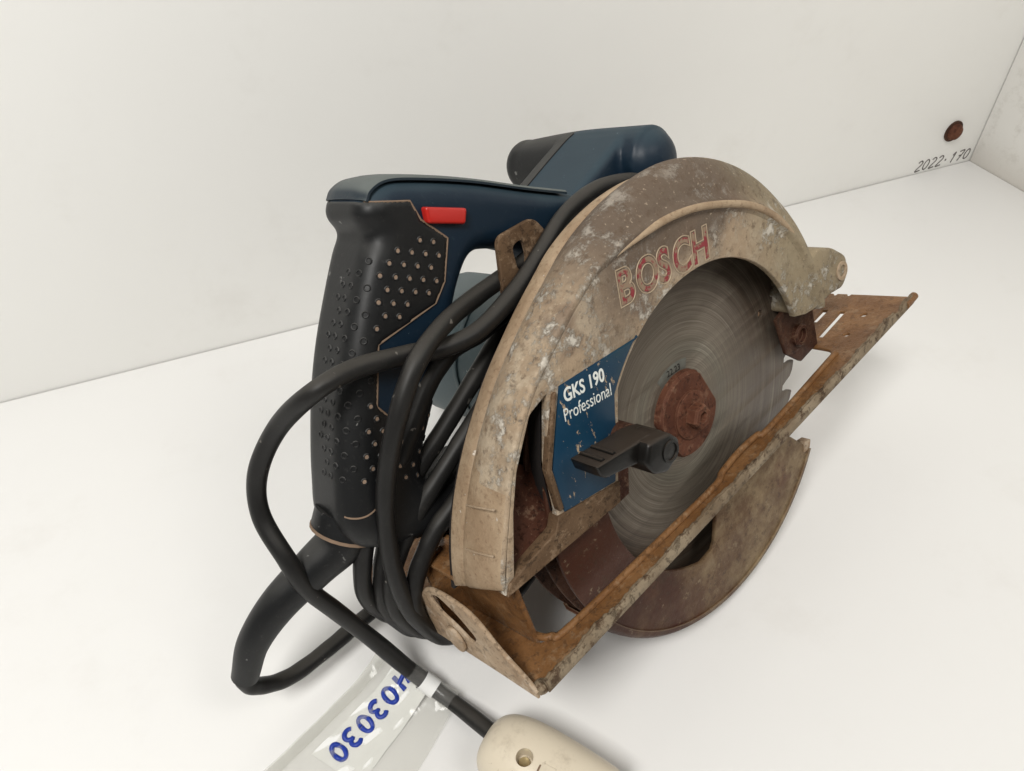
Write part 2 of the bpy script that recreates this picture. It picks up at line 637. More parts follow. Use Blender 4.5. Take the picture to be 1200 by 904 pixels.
# ------------------------------------------------------------------ the saw
saw = thing('circular_saw', 'worn dusty circular saw with black grip, blue body, toothed blade and coiled cable', 'circular saw')
Wm = ((0.9201340, -0.3475776, -0.1803976), (0.3899363, 0.8556754, 0.3402488), (0.0360989, -0.3834180, 0.9228692))
Tw = (168.698, 199.072, 97.724)
SAWM = Matrix([[*Wm[i], Tw[i] * S] for i in range(3)] + [[0, 0, 0, 1]])
saw.matrix_world = SAWM

# ---- blade
teeth = []
NT = 36
for k in range(NT):
    a0 = -16.5 - 360.0 / NT * k
    # going with falling angle: tip, back of tooth, gullet
    for da, r in ((0, 95.6), (-2.6, 94.6), (-4.6, 92.6), (-6.2, 88.6), (-7.4, 86.2), (-8.9, 86.0), (-9.7, 88.4), (-9.3, 92.5), (-9.5, 95.2)):
        a = radians(a0 + da)
        teeth.append((r * cos(a), r * sin(a)))
holes = [circle(2.0, *p, n=12) for p in ((70, 13.3), (82, 18.6))]
blade = face_slab('blade', teeth, holes, -.9, .9, BLADE, saw, .15, 1, 30)
lathe('arbor_washer', [(20.5, .9), (20.5, 4.2), (19.4, 5.4), (11.6, 5.4)], WASHER, saw, flats=(radians(20), 16.5), seg=72)
lathe('arbor_bolt', [(11.6, 5.3), (11.4, 6.6), (10.4, 7.2), (8.4, 7.2)], WASHER, saw)
hexa = [(6.2, 7.2), (6.2, 11.6), (5.4, 12.6), (2.9, 12.6), (2.5, 10.2), (.1, 10.2)]
lathe('bolt_head', hexa, WASHER, saw, seg=6, ang=20)
ring = face_slab('blade_print_patch', arc(25.6, 66, 116, 12) + arc(19, 116, 66, 12), [], .8, 1.0, m_plain('pale_ring_print', (.13, .13, .112), .5, .4, .7, 160), blade, .05, 1)
me = text_mesh('22.23', 4.4, .03, .03)
me.transform(frame(V(-4.5, 1.08, 21.6), (1, 0, -.1), (0, 0, 1)))
link('blade_print', me, SHADEINK, blade, smooth=False)

# ---- upper guard
TH = [4, 8, 13, 19, 26, 33, 40, 47, 54, 61, 68, 75, 82, 89, 96, 102, 108, 113]
# station: (back contour point, front contour point, plateau point, o of plateau edge)
ST = []
for a in TH:
    u = Vector((cos(radians(a)), sin(radians(a))))
    rp = 93.0 if a < 70 else 93.0 + 10.5 * ((a - 70) / 43.0) ** 1.3
    fr = 109.5 + 4.8 * max(0.0, 1 - abs(a - 82) / 42.0) ** .8
    ST.append((u * (105 + (fr - 109.5) * .35), u * fr, u * rp))
tail = [((-46, 94), (-50, 98.5), (-48, 95)), ((-60, 86.5), (-64.5, 91), (-62, 88)), ((-74, 77), (-79, 82), (-76.5, 79.5)), ((-85.5, 69), (-90.5, 74), (-88.5, 72)), ((-95.5, 59.5), (-101, 63.5), (-99, 62)),
        ((-104.5, 50.5), (-110.5, 51.5), (-108.5, 50.8)), ((-113, 40), (-117.5, 38.5), (-115.5, 38)), ((-120.5, 29), (-123.5, 27.5), (-121.5, 27)), ((-126.5, 17), (-128.6, 18.0), (-126.6, 17.6)), ((-132.5, 1), (-134.2, 1.5), (-132.2, 1.8))]
ST += [tuple(Vector(q) for q in t) for t in tail]
vs_, nsec = [], 0
for i, (b, f, p) in enumerate(ST):
    nt = (f - b).normalized()
    t = min(1, max(0, (i - 14) / 6.0))                 # 0 dome, 1 sharp-cornered tail
    mid = lambda s: b + (f - b) * s
    sec = [(b - nt * 1.5, -13.4), (b, -13.0), (mid(.12), -11.5), (mid(.30), -5.6), (mid(.10), -4.9), (mid(.10), -4.2), (mid(.42), -3.2), (mid(.8), 2), (f, 6.5)]
    dome = [(f.lerp(p, .10), 10.5), (f.lerp(p, .28), 14.2), (f.lerp(p, .52), 17.2), (f.lerp(p, .74), 18.4), (f.lerp(p, .82), 20.2), (f.lerp(p, .88), 22.0), (f.lerp(p, 1.02), 22.2), (f.lerp(p, 1.09), 20.6), (f.lerp(p, 1.2), 19.2)]
    sharp = [(f, 9.5), (f, 12.5), (f, 15.0), (f, 17.0), (f, 18.6), (f.lerp(p, .08), 19.6), (f.lerp(p, .3), 20.2), (f.lerp(p, .7), 20.3), (f.lerp(p, 1.05), 20.2)]
    for (d, od), (h, oh) in zip(dome, sharp):
        sec.append((d.lerp(h, t), od + (oh - od) * t))
    if i == len(ST) - 1:                               # the squared-off lower end rises towards the front
        sec = [(q + Vector((4.5, 11)) * (o + 13) / 33, o) for q, o in sec]
    nsec = len(sec)
    vs_ += [V(q.x, o, q.y) for q, o in sec]
fs_ = []
for i in range(len(ST) - 1):
    for k in range(nsec - 1):
        fs_.append((i * nsec + k, i * nsec + k + 1, (i + 1) * nsec + k + 1, (i + 1) * nsec + k))
me = meshdata('guard', vs_, fs_)
ob = link('guard', me, RIM, None)
md = ob.modifiers.new('thick', 'SOLIDIFY')
md.thickness, md.offset = 2.6 * S, -1
# make sure the normals look outward before thickening
outw = sum((pl.normal.dot(pl.center - Vector((0, .02, 0))) for pl in me.polygons))
if outw < 0:
    me.flip_normals()
md2 = ob.modifiers.new('sub', 'SUBSURF')
md2.levels = md2.render_levels = 2
me2 = evalmesh(ob)
bpy.data.objects.remove(ob)
me2.materials.clear()
guard = link('upper_guard', me2, CAST, saw, 50)
me2.materials.append(RIM)
for pl in me2.polygons:                                # the cylindrical band carries its own dusty paint
    o_ = -pl.center.y / S
    x_, z_ = pl.center.x / S, pl.center.z / S
    if o_ < -3.6 or (x_ < -52 and o_ < 19.4 and z_ < 95 - (x_ + 52) * -.8):
        pl.material_index = 1

arch = arc(71.3, 136, 11.5, 36)
plateau = [(92.5, 8.5)] + [(q.x, q.y) for (_, _, q) in [(0, 0, Vector((cos(radians(a)), sin(radians(a)))) * (93.6 if a < 70 else 93.6 + 10.5 * ((a - 70) / 43.0) ** 1.3)) for a in TH[1:]]]
face = plateau + [(-48, 95), (-62, 88), (-76.5, 79.5), (-88.5, 72), (-99, 62), (-108.5, 50.8), (-115.5, 38), (-121.5, 27), (-125.5, 18), (-129, 10.5), (-67.5, 6.5), (-64.5, 14), (-61, 23), (-57.3, 32), (-54.5, 41)] + arch + [(79, 10.6)]
window = rounded([(-93.6, 65.4), (-83.6, 68.0), (-93.5, 44), (-96, 24.0), (-99.5, 16.5), (-123.4, 13.4), (-113.6, 37.2), (-106.6, 50.0)], 1.2, 2)
face_slab('guard_face', face, [window], 16.6, 20.0, CAST, guard, .6)
# raised bar along the foot of the guard
face_slab('guard_foot_bar', rounded([(-97.0, 22.4), (-64.3, 14.6), (-67.0, 6.0), (-129, 10.0), (-126.5, 14.2), (-100.2, 17.8)], .6, 2), [], 15.2, 20.9, BAR, guard, .5)
face_slab('guard_rib', rounded([(-82.4, 67), (-80.4, 67), (-93.2, 42), (-93.8, 24), (-96.2, 24), (-95.4, 42.5)], .8, 2), [], 18, 21.4, BAR, guard, .6)
# chute ramp inside the opening
vs_ = [V(-99.5, 3, 43.5), V(-82, 3, 29), V(-93.5, 16, 15), V(-126, 17, 11.5), V(-108, 8, 36), V(-87, 9, 25)]
link('chute_ramp', meshdata('chute_ramp', vs_, [(0, 1, 5, 4), (4, 5, 2, 3)]), REDRUST, guard)
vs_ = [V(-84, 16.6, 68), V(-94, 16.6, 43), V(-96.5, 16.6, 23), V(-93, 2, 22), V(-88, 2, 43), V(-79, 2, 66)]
link('chute_side', meshdata('chute_side', vs_, [(0, 1, 4, 5), (1, 2, 3, 4)]), SHADEINK, guard)  # unlit darkness of the chute is put into the wall colour
vs_ = [V(-128, -12, 4), V(-128, 17.5, 12.5), V(-66, 17, 9), V(-66, -12, 2)]
link('guard_underside', meshdata('guard_underside', vs_, [(0, 1, 2, 3)]), REDRUST, guard)
back = arc(103.5, 2, 113, 24) + [(-46, 92), (-60, 84.5), (-74, 75), (-85.5, 67), (-95.5, 57.5), (-104.5, 48.5), (-113, 38), (-120.5, 27), (-126.5, 15), (-132, 0), (-60, 0)] + arc(55, 180, 0, 10) + [(60, 2)]
face_slab('guard_back', back, [], -15, -12.4, SHADEINK, guard, .4)  # painted near-black in place of the shade inside the guard
# front boss with bolt hole and nose
face_slab('front_boss', rounded([(88, 31), (103, 34), (117, 27.5), (128.5, 18), (129, 8), (122, 2.5), (108, 5), (96, 3.5), (79, 9.5)], 3, 3), [], -6, 16.5, CAST, guard, 2.2, 3)
lathe('boss_socket', [(5.2, 15.6), (5.0, 17.3), (3.2, 17.3), (2.8, 15.6), (.1, 15.6)], FLANGE, guard, 121.5, 12.5, 24)
tube('guard_bead', [(q.x * 1.004, 21.0 - (0.0 if i < 11 else .9 * (i - 11)), q.y * 1.004) for i, (_, _, q) in enumerate(ST[4:18])], lambda t: .3 + 1.4 * min(1, 5 * t, 5 * (1 - t)), RIM, guard, 4, 10)
# casting rib across the band, as in the photo near the tail
for (bx, bz) in ((-123.3, 22.5), (-116.0, 38.0)):
    tube('casting_rib', [(bx - 2.2, -2, bz - 2), (bx - 3.4, 6, bz + 1), (bx - 3.0, 17, bz + 3.5)], .45, RIM, guard, 4, 8)

# ---- embossed maker's lettering
base = Vector((-39.5, 78.6))
dirx = Vector((cos(radians(-7.0)), sin(radians(-7.0))))
adv = 0.0
for ch, wch in (('B', 10.9), ('O', 12.8), ('S', 9.5), ('C', 11.9), ('H', 11.0)):
    p = base + dirx * adv
    upv = (0.02, 0, 1)
    for nm, bold, out, o_, mat, ext in (('letter', .15, 0, 20.06, REDINK, .10), ('letter_outline', .85, .26, 20.05, OUTLINE, 0)):
        me = text_mesh(ch, 18.6, bold, ext, out, 6)
        me.transform(Matrix.Diagonal((.86, 1.0, 1, 1)))
        me.transform(frame(V(p.x, o_, p.y), (dirx.x, 0, dirx.y), upv))
        link(nm, me, mat, guard, 50)
    adv += wch

# ---- blue type label
lab = [(-78.2, 67.6)] + [(-35.2, 63.2)] + arc(73.2, 119, 138, 8) + [(-57, 41), (-59.6, 32), (-63.2, 23), (-66.2, 15.8), (-93.6, 21.8), (-93.0, 40)]
label = face_slab('type_label', lab, [], 19.7, 20.45, LABEL, guard, .15, 1)
d9 = (cos(radians(-9.4)), 0, sin(radians(-9.4)))
for txt, px_, pz_, size, bold, wid in (('GKS 190', -78.2, 60.6, 7.4, .16, .80), ('Professional', -80.9, 53.9, 7.2, -.02, .735)):
    me = text_mesh(txt, size, bold, .06, 0, 4)
    me.transform(Matrix.Diagonal((wid, 1, 1, 1)))
    me.transform(frame(V(px_, 20.5, pz_), d9, (0, 0, 1)))
    link('label_print', me, WHITEINK, label, smooth=False)

# ---- lower guard
outer = arc(100, -43, -212, 60)
inner = arc(70, -212, -112, 30) + [(-17.5, -64.5), (-14.6, -61.5), (-9.2, -48), (4, -46), (22, -44), (46, -36)]
lower = face_slab('lower_guard', outer + inner, [], 13.0, 15.4, LOWER, saw, .8)
# rolled rim of the guard
vs_, fs_ = [], []
prof = [(97.5, 15.3), (99.6, 15.0), (101.2, 13.4), (101.8, 11), (101.8, 5), (101.8, -8), (100.5, -10.5), (98, -11)]
na = 46
for i in range(na + 1):
    a = radians(-43 - 109 * i / na)
    for r, o in prof:
        vs_.append(V(r * cos(a), o, r * sin(a)))
for i in range(na):
    for k in range(len(prof) - 1):
        j = i * len(prof) + k
        fs_.append((j, j + 1, j + 1 + len(prof), j + len(prof)))
ob = link('g', meshdata('g', vs_, fs_), LOWER, None)
md = ob.modifiers.new('t', 'SOLIDIFY')
md.thickness, md.offset = 1.6 * S, 0
me = evalmesh(ob)
bpy.data.objects.remove(ob)
link('guard_rim', me, LOWER, lower, 50)
face_slab('guard_inner_wall', arc(100.5, -43, -212, 60) + arc(30, -212, -43, 12), [], -11, -9.4, DARKRUST, lower, .3)
face_slab('guard_edge_plate', arc(100.5, -150, -212, 24) + arc(92, -212, -150, 24), [], 3.6, 5.2, DARKRUST, lower, .3)
face_slab('guard_tip', rounded([(66, -66), (71.5, -66.5), (73.5, -62), (68, -60.5)], .8, 2), [], 11, 16.2, FLANGE, lower, .5)
face_slab('lever_arm', [(-62, 30), (-50, 28), (-48, 12), (-53, -4), (-64, -4)], [], 8, 11, REDRUST, lower, .5)

# ---- guard lever (black)
lev = [(-88.6, 45.2), (-88.0, 40.6), (-85.6, 38.2), (-70.0, 33.2), (-66.8, 27.8), (-62.0, 25.6), (-55.0, 27.0), (-51.6, 31.5), (-54.0, 37.0), (-62.0, 40.2)]
lever = face_slab('guard_lever', lev, [], 26.5, 40.0, BLKPL, saw, 1.2, 3)
for k in range(2):
    q = Vector((-84.0 + k * 5.6, 44.3 - k * 1.05))
    tube('grip_ridge', [(q.x, 28, q.y), (q.x, 38.6, q.y)], 1.0, BLKPL, lever, 2, 8)
face_slab('lever_head', rounded([(-66.5, 41.0), (-55, 38), (-51.0, 32.5), (-54, 26.5), (-61, 24.0), (-67.5, 27.5), (-70.5, 34)], 1.5, 2), [], 30, 44.5, BLKPL, lever, 1.6, 2)
lathe('pivot_socket', [(4.4, 44), (4.4, 45.0), (3.4, 45.0), (3.0, 43.6), (.1, 43.6)], BLKPL, lever, -57.5, 31.5, 24)
lathe('pivot_pin', [(6, 10), (6, 25)], DARKRUST, lever, -57.5, 31.5, 24)

# ---- base plate (slightly rolled about the cut direction)
TILT = 0.09


def pz(o):
    return -22.7 - TILT * (34.2 - o)


base_e = saw
PM = frame(V(0, 34.2, -22.7), (1, 0, 0), (0, 1 * 1.0, TILT * -1.0))     # X forward, Y toward the motor (= -o), Z up
PM = Matrix(PM)
out = rounded([(-138.5, .6), (161.5, .6), (163.7, 37.2), (161.7, 37.2), (161.8, 39.2), (163.9, 39.2), (164.2, 45.8), (162.2, 45.8), (162.3, 47.8), (164.4, 47.8), (164.6, 54), (165, 140), (-136.5, 140)], .7, 2)
# notches in the front edge
opening = rounded([(-122.5, 17.0), (-111, 14.5), (-29, 11.6), (60, 12.4), (101.5, 15.5), (106, 43.5), (107, 62), (96, 66), (-122, 66)], 5, 4)
sl = []
for (x0, y0, x1, y1) in ((130, 42.0, 144, 42.6), (114, 30.0, 143, 31.6)):
    a, b = Vector((x0, y0)), Vector((x1, y1))
    n_ = Vector((-(b - a).y, (b - a).x)).normalized() * 1.6
    sl.append([tuple(a + n_), tuple(b + n_), tuple(b - n_), tuple(a - n_)])
dents = [circle(2.0, 140, 18.2, 10), circle(1.8, 118, 17, 10)]
notch = [rounded([(161, 31 + k * 11), (166, 31 + k * 11), (166, 33.4 + k * 11), (161, 33.4 + k * 11)], .3, 1) for k in range(2)]
me = slab_mesh(out, [opening] + sl + dents, 1.8, .4)
me.transform(PM)
plate = link('base_plate', me, PLATE, saw)


def plate_bar(name, pts, r, mat, n=0, seg=8):
    P = [PM @ (Vector(p) * S) for p in pts]
    return link(name, tube_mesh(name, smoothpath(P, n) if n else P, r, seg), mat, plate, 50)


# turned-up outer lip with a worn wavy crest
vs_, fs_ = [], []
nl = 170
for i in range(nl + 1):
    t = i / nl
    x = -135.5 + 292 * t
    w = .3 * sin(t * 23) + .35 * sin(t * 71 + 1) + random.uniform(-.45, .45)
    hgt = 5.0 + w * .9 - (2.2 if .935 < t < .955 else 0)
    for (y, z) in ((1.4, -1.0), (-.6, -1.2), (-1.5, -.2), (-1.7 + w * .1, hgt * .6), (-1.3 + w * .15, hgt), (-.4 + w * .2, hgt + .15), (.3 + w * .35, hgt - .3), (1.3, 1.0)):
        vs_.append(PM @ (Vector((x, y, z)) * S))
for i in range(nl):
    for k in range(8):
        l = (k + 1) % 8
        fs_.append((i * 8 + k, i * 8 + l, i * 8 + 8 + l, i * 8 + 8 + k))
fs_ += [tuple(range(8)), tuple(nl * 8 + k for k in range(8))]
link('plate_lip', meshdata('plate_lip', vs_, fs_), LIP, plate, 50)
plate_bar('lip_end', [(149, -.6, 2.0), (160.5, -.2, 2.0)], 2.2, PLATE, 0, 12)
plate_bar('corner_fold', [(-136.0, 2.4, -1.7 + .62 * k) for k in range(9)], lambda t: 2.9 * (1 - (2 * t - 1) ** 4 * .75), LIP, 0, 18)
# pressed ridge along the opening
plate_bar('pressed_ridge', [(-119.8, 62, 1.2), (-119.8, 30, 1.2), (-119.6, 20, 1.3), (-117.0, 15.4, 1.4), (-108, 12.0, 1.5), (-29, 8.8, 1.5), (-14, 8.9, 1.5), (-8, 10.8, 1.9), (8, 12.0, 2.2), (22, 11.2, 1.9), (28, 9.4, 1.5), (98, 12.4, 1.5)], 1.6, PLATE, 6, 8)
# turned-up rear flange: outline in (o, z) at x = -138
fl = [(32.4, -22.0), (27.5, -16.8), (21, -11.6), (16.0, -6.5), (11.5, -.5), (6, 3.6), (-2, 5.0), (-12, 4.6), (-20, 2.2), (-27, -4), (-33, -13), (-38, -22), (-40, -30), (10, -26.4), (32.0, -25.4)]
slot = rounded([(-22, -2.0), (-14, 2.3), (-4, -2.8), (4, -11.2), (-1.5, -17.2), (-10, -11.6), (-18, -8.6)], 3, 4)
me = slab_mesh([(-a, b) for a, b in fl], [[(-a, b) for a, b in slot]], 1.3, .4)
me.transform(frame(V(-138.6, 0, 0), (0, 1, 0), (0, 0, 1)))
flange = link('rear_flange', me, FLANGE, plate)
tube('flange_edge', [(-138.6, a, b) for a, b in fl[:12]], 1.0, FLANGE, plate, 4, 8)
vs_ = []
me = slab_mesh([(x * 5.6, y * 6.4) for x, y in circle(1, 0, 0, 24)], [], 1.8, .7)
me.transform(frame(V(-140.2, -12.8, -20.2), (0, 1, 0), (0, 0, 1)))
link('rivet', me, FLANGE, flange)
# link bracket between guard tail and plate: an open channel
me = slab_mesh(rounded([(-14, -28), (36, -28), (36, 12), (22, 14), (-14, 8)], 3, 3), [], 2.2, .6)
me.transform(frame(V(-121, 0, 0), (0, 1, 0), (0, 0, 1)))
link('link_bracket', me, PLATE, plate)
box('bracket_cheek', (-133, -32, -29), (-80, -30, 6), PLATE, plate, .5)
box('bracket_lip', (-131, -30, 3.0), (-121, -8, 5.0), PLATE, plate, .8)
# front bracket with pivot curl
face_slab('front_bracket', rounded([(74, 8), (98, 13), (107, 10), (107.5, -24.5), (90, -25.5), (78, -14)], 1, 2), [], 4.5, 6.6, DARKRUST, plate, .5)
lathe('pivot_bolt', [(6, 6.4), (6, 8.8), (5.2, 9.6), (3.8, 9.6), (3.5, 7.4), (.1, 7.4)], REDRUST, plate, 90, -9, 28)

# ---- body, motor, handle
lathe('gear_housing', [(58, -15), (62, -18), (62, -34), (52, -52)], GREYBLUE, saw, 5, 8, 40)
oct_ = rounded([(5 + 46 * cos(radians(22.5 + 45 * k)), 8 + 46 * sin(radians(22.5 + 45 * k))) for k in range(8)], 12, 4)
motor = face_slab('motor_housing', oct_, [], -166, -50, GREYBLUE, saw, 5, 4)
face_slab('motor_band', [(5 + (x - 5) * 1.025, 8 + (z - 8) * 1.025) for x, z in oct_], [], -118, -114.5, GREYBLUE, motor, .6)
face_slab('motor_cap', [(5 + (x - 5) * .86, 8 + (z - 8) * .86) for x, z in oct_], [], -171, -164, BLACK, motor, 2.5)


def remeshed(parts, vox, smooth=6):
    """union of closed meshes into one skin by voxel remesh"""
    bm = bmesh.new()
    for p in parts:
        bm.from_mesh(p)
    me = bpy.data.meshes.new('u')
    bm.to_mesh(me)
    bm.free()
    ob = bpy.data.objects.new('u', me)
    C.objects.link(ob)
    r = ob.modifiers.new('r', 'REMESH')
    r.mode = 'VOXEL'
    r.voxel_size = vox * S
    s = ob.modifiers.new('s', 'SMOOTH')
    s.iterations, s.factor = smooth, .5
    out = evalmesh(ob)
    bpy.data.objects.remove(ob)
    return out


def xz_slab(outline, holes, o0, o1, bev, res=4):
    me = slab_mesh(outline, holes, o1 - o0, bev, res)
    me.transform(frame(V(0, (o0 + o1) / 2, 0), (1, 0, 0), (0, 0, 1)))
    return me


prof = smoothpath([Vector((x, z, 0)) for x, z in [(-92.8, 144.0), (-84, 146.2), (-73, 142.8), (-48, 131.5), (-22, 117.5), (4, 104), (22, 92), (22, 50), (-30, 6), (-80, -6), (-128, 14), (-148, 26), (-152.5, 38), (-147.5, 52), (-140.5, 67), (-132, 83), (-122, 98.5), (-110.5, 113.5), (-101.0, 125), (-95.6, 131), (-97.0, 138.5)]], 4, True)
prof = [(p.x, p.y) for p in prof]
loop = rounded([(-57.5, 107), (-40, 99.5), (-24, 88), (-34, 50), (-78, 22), (-117, 36), (-112, 46), (-82, 80), (-68, 98)], 8, 5)
hm = remeshed([xz_slab(prof, [loop], -62.5, -29.5, 8.5, 6)], .9, 7)
# split the skin: rubber grip where the (x, z) outline says so
grip_poly = [(-104, 146.6), (-78.2, 136.4), (-76.6, 128.5), (-68.5, 117.5), (-76.5, 103.5), (-83.5, 98.0), (-112.0, 96.2), (-122.5, 76), (-119.5, 69), (-95, 62), (-60, 55), (-60, -40), (-170, -40), (-170, 160), (-118, 152)]


def inside(poly, x, y):
    c = False
    j = len(poly) - 1
    for i in range(len(poly)):
        xi, yi = poly[i]
        xj, yj = poly[j]
        if (yi > y) != (yj > y) and x < (xj - xi) * (y - yi) / (yj - yi) + xi:
            c = not c
        j = i
    return c


def split(me, poly):
    res = []
    for want in (False, True):
        bm = bmesh.new()
        bm.from_mesh(me)
        kill = [f for f in bm.faces if inside(poly, f.calc_center_median().x / S, f.calc_center_median().z / S) != want]
        bmesh.ops.delete(bm, geom=kill, context='FACES')
        if want:                                        # the rubber stands a little proud, with a rounded edge
            bm.normal_update()
            bnd = set(v for e in bm.edges if e.is_boundary for v in e.verts)
            for v in bm.verts:
                v.co += v.normal * (.35 if v in bnd else .9) * S
        m2 = bpy.data.meshes.new('h')
        bm.to_mesh(m2)
        bm.free()
        res.append(m2)
    return res


hb, hg = split(hm, grip_poly)
handle = link('handle', hb, BLUE, saw, 80)
grip = link('rubber_grip', hg, BLACK, handle, 80)
full = BVHTree.FromPolygons([v.co for v in hm.vertices], [tuple(p.vertices) for p in hm.polygons])
gbv = BVHTree.FromPolygons([v.co for v in hg.vertices], [tuple(p.vertices) for p in hg.polygons])
# dusty seam between rubber and plastic, laid on the right-hand face
seam = []
sp = [(-93.0, 142.2)] + grip_poly[1:9]
for i in range(len(sp) - 1):
    a, b = Vector(sp[i]), Vector(sp[i + 1])
    n_ = max(2, int((b - a).length / 1.2))
    for k in range(n_):
        q = a.lerp(b, k / n_)
        hit = full.ray_cast(V(q.x, 60, q.y), Vector((0, 1, 0)))
        if hit[0]:
            seam.append(hit[0] + hit[1] * .00025)
link('grip_seam', tube_mesh('grip_seam', seam, .45, 6), SEAM, handle)
bot = []
for k in range(30):
    q = Vector((-127, 53)).lerp(Vector((-150.0, 43.5)), k / 29)
    q.y -= 6.5 * sin(pi * k / 29) ** .8
    hit = full.ray_cast(V(q.x, 60, q.y), Vector((0, 1, 0)))
    if hit[0]:
        bot.append(hit[0] + hit[1] * .0005)
if len(bot) > 3:
    link('grip_seam', tube_mesh('grip_seam', bot, .6, 6), SEAM, handle)
# dust-filled dimples of the grip, in staggered rows round it
bm = bmesh.new()
axis0, axis1 = Vector((-84, 128)), Vector((-136, 42))
L_ = (axis1 - axis0).length
dots, midx = [], []
row = 0
tpos = 3.0
while tpos < L_ - 6:
    c = axis0.lerp(axis1, tpos / L_)
    ax2 = (axis1 - axis0).normalized()
    pr = Vector((-abs(ax2.y), ax2.x * (-1 if ax2.x > 0 else 1)))
    pr = Vector((ax2.y, -ax2.x))
    if pr.x > 0:
        pr = -pr                                        # in-plane direction to the rear of the grip
    for k in range(-7, 8):
        s_ = k * 6.0 + (3.0 if row % 2 else 0)
        # flat fan: rays come in along the right side, bending round to the rear
        if s_ < 12:
            o3 = V(c.x + pr.x * s_, 60, c.y + pr.y * s_)
            d3 = Vector((0, 1, 0))
        else:
            a = (s_ - 12) / 15.0
            d3 = Vector((-pr.x * sin(a), cos(a), -pr.y * sin(a)))
            o3 = V(c.x + pr.x * 6, -47, c.y + pr.y * 6) - d3 * .12
        hit = gbv.ray_cast(o3, d3)
        if hit[0] is None or s_ > 36:
            continue
        x_, z_ = hit[0].x / S, hit[0].z / S
        if any((hit[0] - q).length < .0047 for q in dots):
            continue
        if not all(inside(grip_poly, x_ + dx, z_ + dz) for dx, dz in ((3, 0), (-1, 0), (0, 3.5), (0, -3.5), (2, 2), (2, -2))):
            continue
        if z_ > 124 or (full.ray_cast(hit[0] + hit[1] * .001, -hit[1])[0] is None):
            continue
        Mx = hit[1].to_track_quat('Z', 'Y').to_matrix().to_4x4()
        Mx.translation = hit[0] + hit[1] * .00008
        r_ = .92 * S
        rings = [[bm.verts.new(Mx @ Vector((rr * S * cos(2 * pi * q / 10), rr * S * sin(2 * pi * q / 10), hh * S))) for q in range(10)]
                 for rr, hh in ((1.45, -.05), (1.15, .26), (.92, .22), (.80, .02))]
        for ra, rb in zip(rings, rings[1:]):
            for q in range(10):
                bm.faces.new((ra[q], ra[(q + 1) % 10], rb[(q + 1) % 10], rb[q]))
                midx.append(1)
        bm.faces.new(rings[-1])
        midx.append(1 if s_ > 10 else 0)
        dots.append(hit[0].copy())
    tpos += 4.7
    row += 1
me = bpy.data.meshes.new('dimple')
bm.to_mesh(me)
bm.free()
dm = link('dimple', me, TAN, grip, smooth=False)
me.materials.append(BLACK)
me.polygons.foreach_set('material_index', midx)
dm['kind'] = 'stuff'

# front auxiliary handle: crossbar, neck, all one skin
bar = tube_mesh('b', smoothpath([V(50, -27, 101.5), V(50, -40, 102), V(50, -70, 102.5), V(50, -100, 101), V(50, -114, 100)], 6), lambda t: 15.2 - 1.6 * t, 28)
ends = []
for o_, r_ in ((-31, 15.2), (-111, 13.7)):
    bm = bmesh.new()
    bmesh.ops.create_uvsphere(bm, u_segments=24, v_segments=16, radius=r_ * S)
    bm.transform(Matrix.Translation(V(50, o_, 101)) @ Matrix.Diagonal((1, .85, 1, 1)))
    m2 = bpy.data.meshes.new('s')
    bm.to_mesh(m2)
    bm.free()
    ends.append(m2)
neck = slab_mesh(rounded([(58, 112), (48, 117.3), (30, 112), (4, 103.5), (-14, 97), (-12, 70), (40, 60)], 6, 3), [], 46, 4, 3)
neck.transform(frame(V(0, -57, 0), (1, 0, 0), (0, 0, 1)))
fm = remeshed([bar, neck] + ends, 1.1, 5)
fblue, fblack = split(fm, [(-100, -100)] * 3)[0], None
parts_f = []
for want in (0, 1):
    bm = bmesh.new()
    bm.from_mesh(fm)
    kill = [f for f in bm.faces if (-f.calc_center_median().y / S < -70.5) != bool(want)]
    bmesh.ops.delete(bm, geom=kill, context='FACES')
    m2 = bpy.data.meshes.new('f')
    bm.to_mesh(m2)
    bm.free()
    parts_f.append(m2)
front = link('front_handle', parts_f[0], BLUE, saw, 80)
link('front_handle_end', parts_f[1], BLACK, front, 80)
fbv = BVHTree.FromPolygons([v.co for v in fm.vertices], [tuple(p.vertices) for p in fm.polygons])
sm_ = []
for k in range(26):
    x_ = -6 + 54 * k / 25
    hit = fbv.ray_cast(V(x_, -70.5, 160), Vector((0, 0, -1)))
    if hit[0]:
        sm_.append(hit[0] + hit[1] * .0001)
if len(sm_) > 3:
    link('housing_seam', tube_mesh('housing_seam', sm_, .35, 6), SHADEINK, front)

# grey top cover strip of the handle
tp = smoothpath([Vector((x, z, 0)) for x, z in [(-93.6, 143.2), (-90.2, 146.0), (-83, 146.8), (-72, 143.2), (-48, 132.3), (-22, 118.4), (-2, 108.2)]], 8)
vs_, fs_ = [], []
for i, q in enumerate(tp):
    a = tp[min(i + 1, len(tp) - 1)] - tp[max(i - 1, 0)]
    nn = Vector((-a.y, a.x, 0)).normalized()
    if nn.y < 0:
        nn = -nn
    for (oo, hh) in ((-60.2, -1.4), (-60.2, -.5), (-59.2, .3), (-52, .9), (-46, 1.05), (-40, .9), (-32.8, .3), (-31.6, -.5), (-31.6, -1.4)):
        vs_.append(V(q.x + nn.x * hh, oo, q.y + nn.y * hh))
for i in range(len(tp) - 1):
    for k in range(8):
        fs_.append((i * 9 + k, i * 9 + k + 1, i * 9 + 10 + k, i * 9 + 9 + k))
fs_.append(tuple(range(9)))
link('handle_top_cover', meshdata('c', vs_, fs_), TOPGREY, handle, 35)
# red lock button on the handle
btn = rounded([(-74.5, 132.6), (-57.2, 124.6), (-60.2, 119.4), (-75.6, 126.6)], 1.2, 3)
face_slab('lock_button', btn, [], -33, -26.4, RED, handle, 1.1, 3)
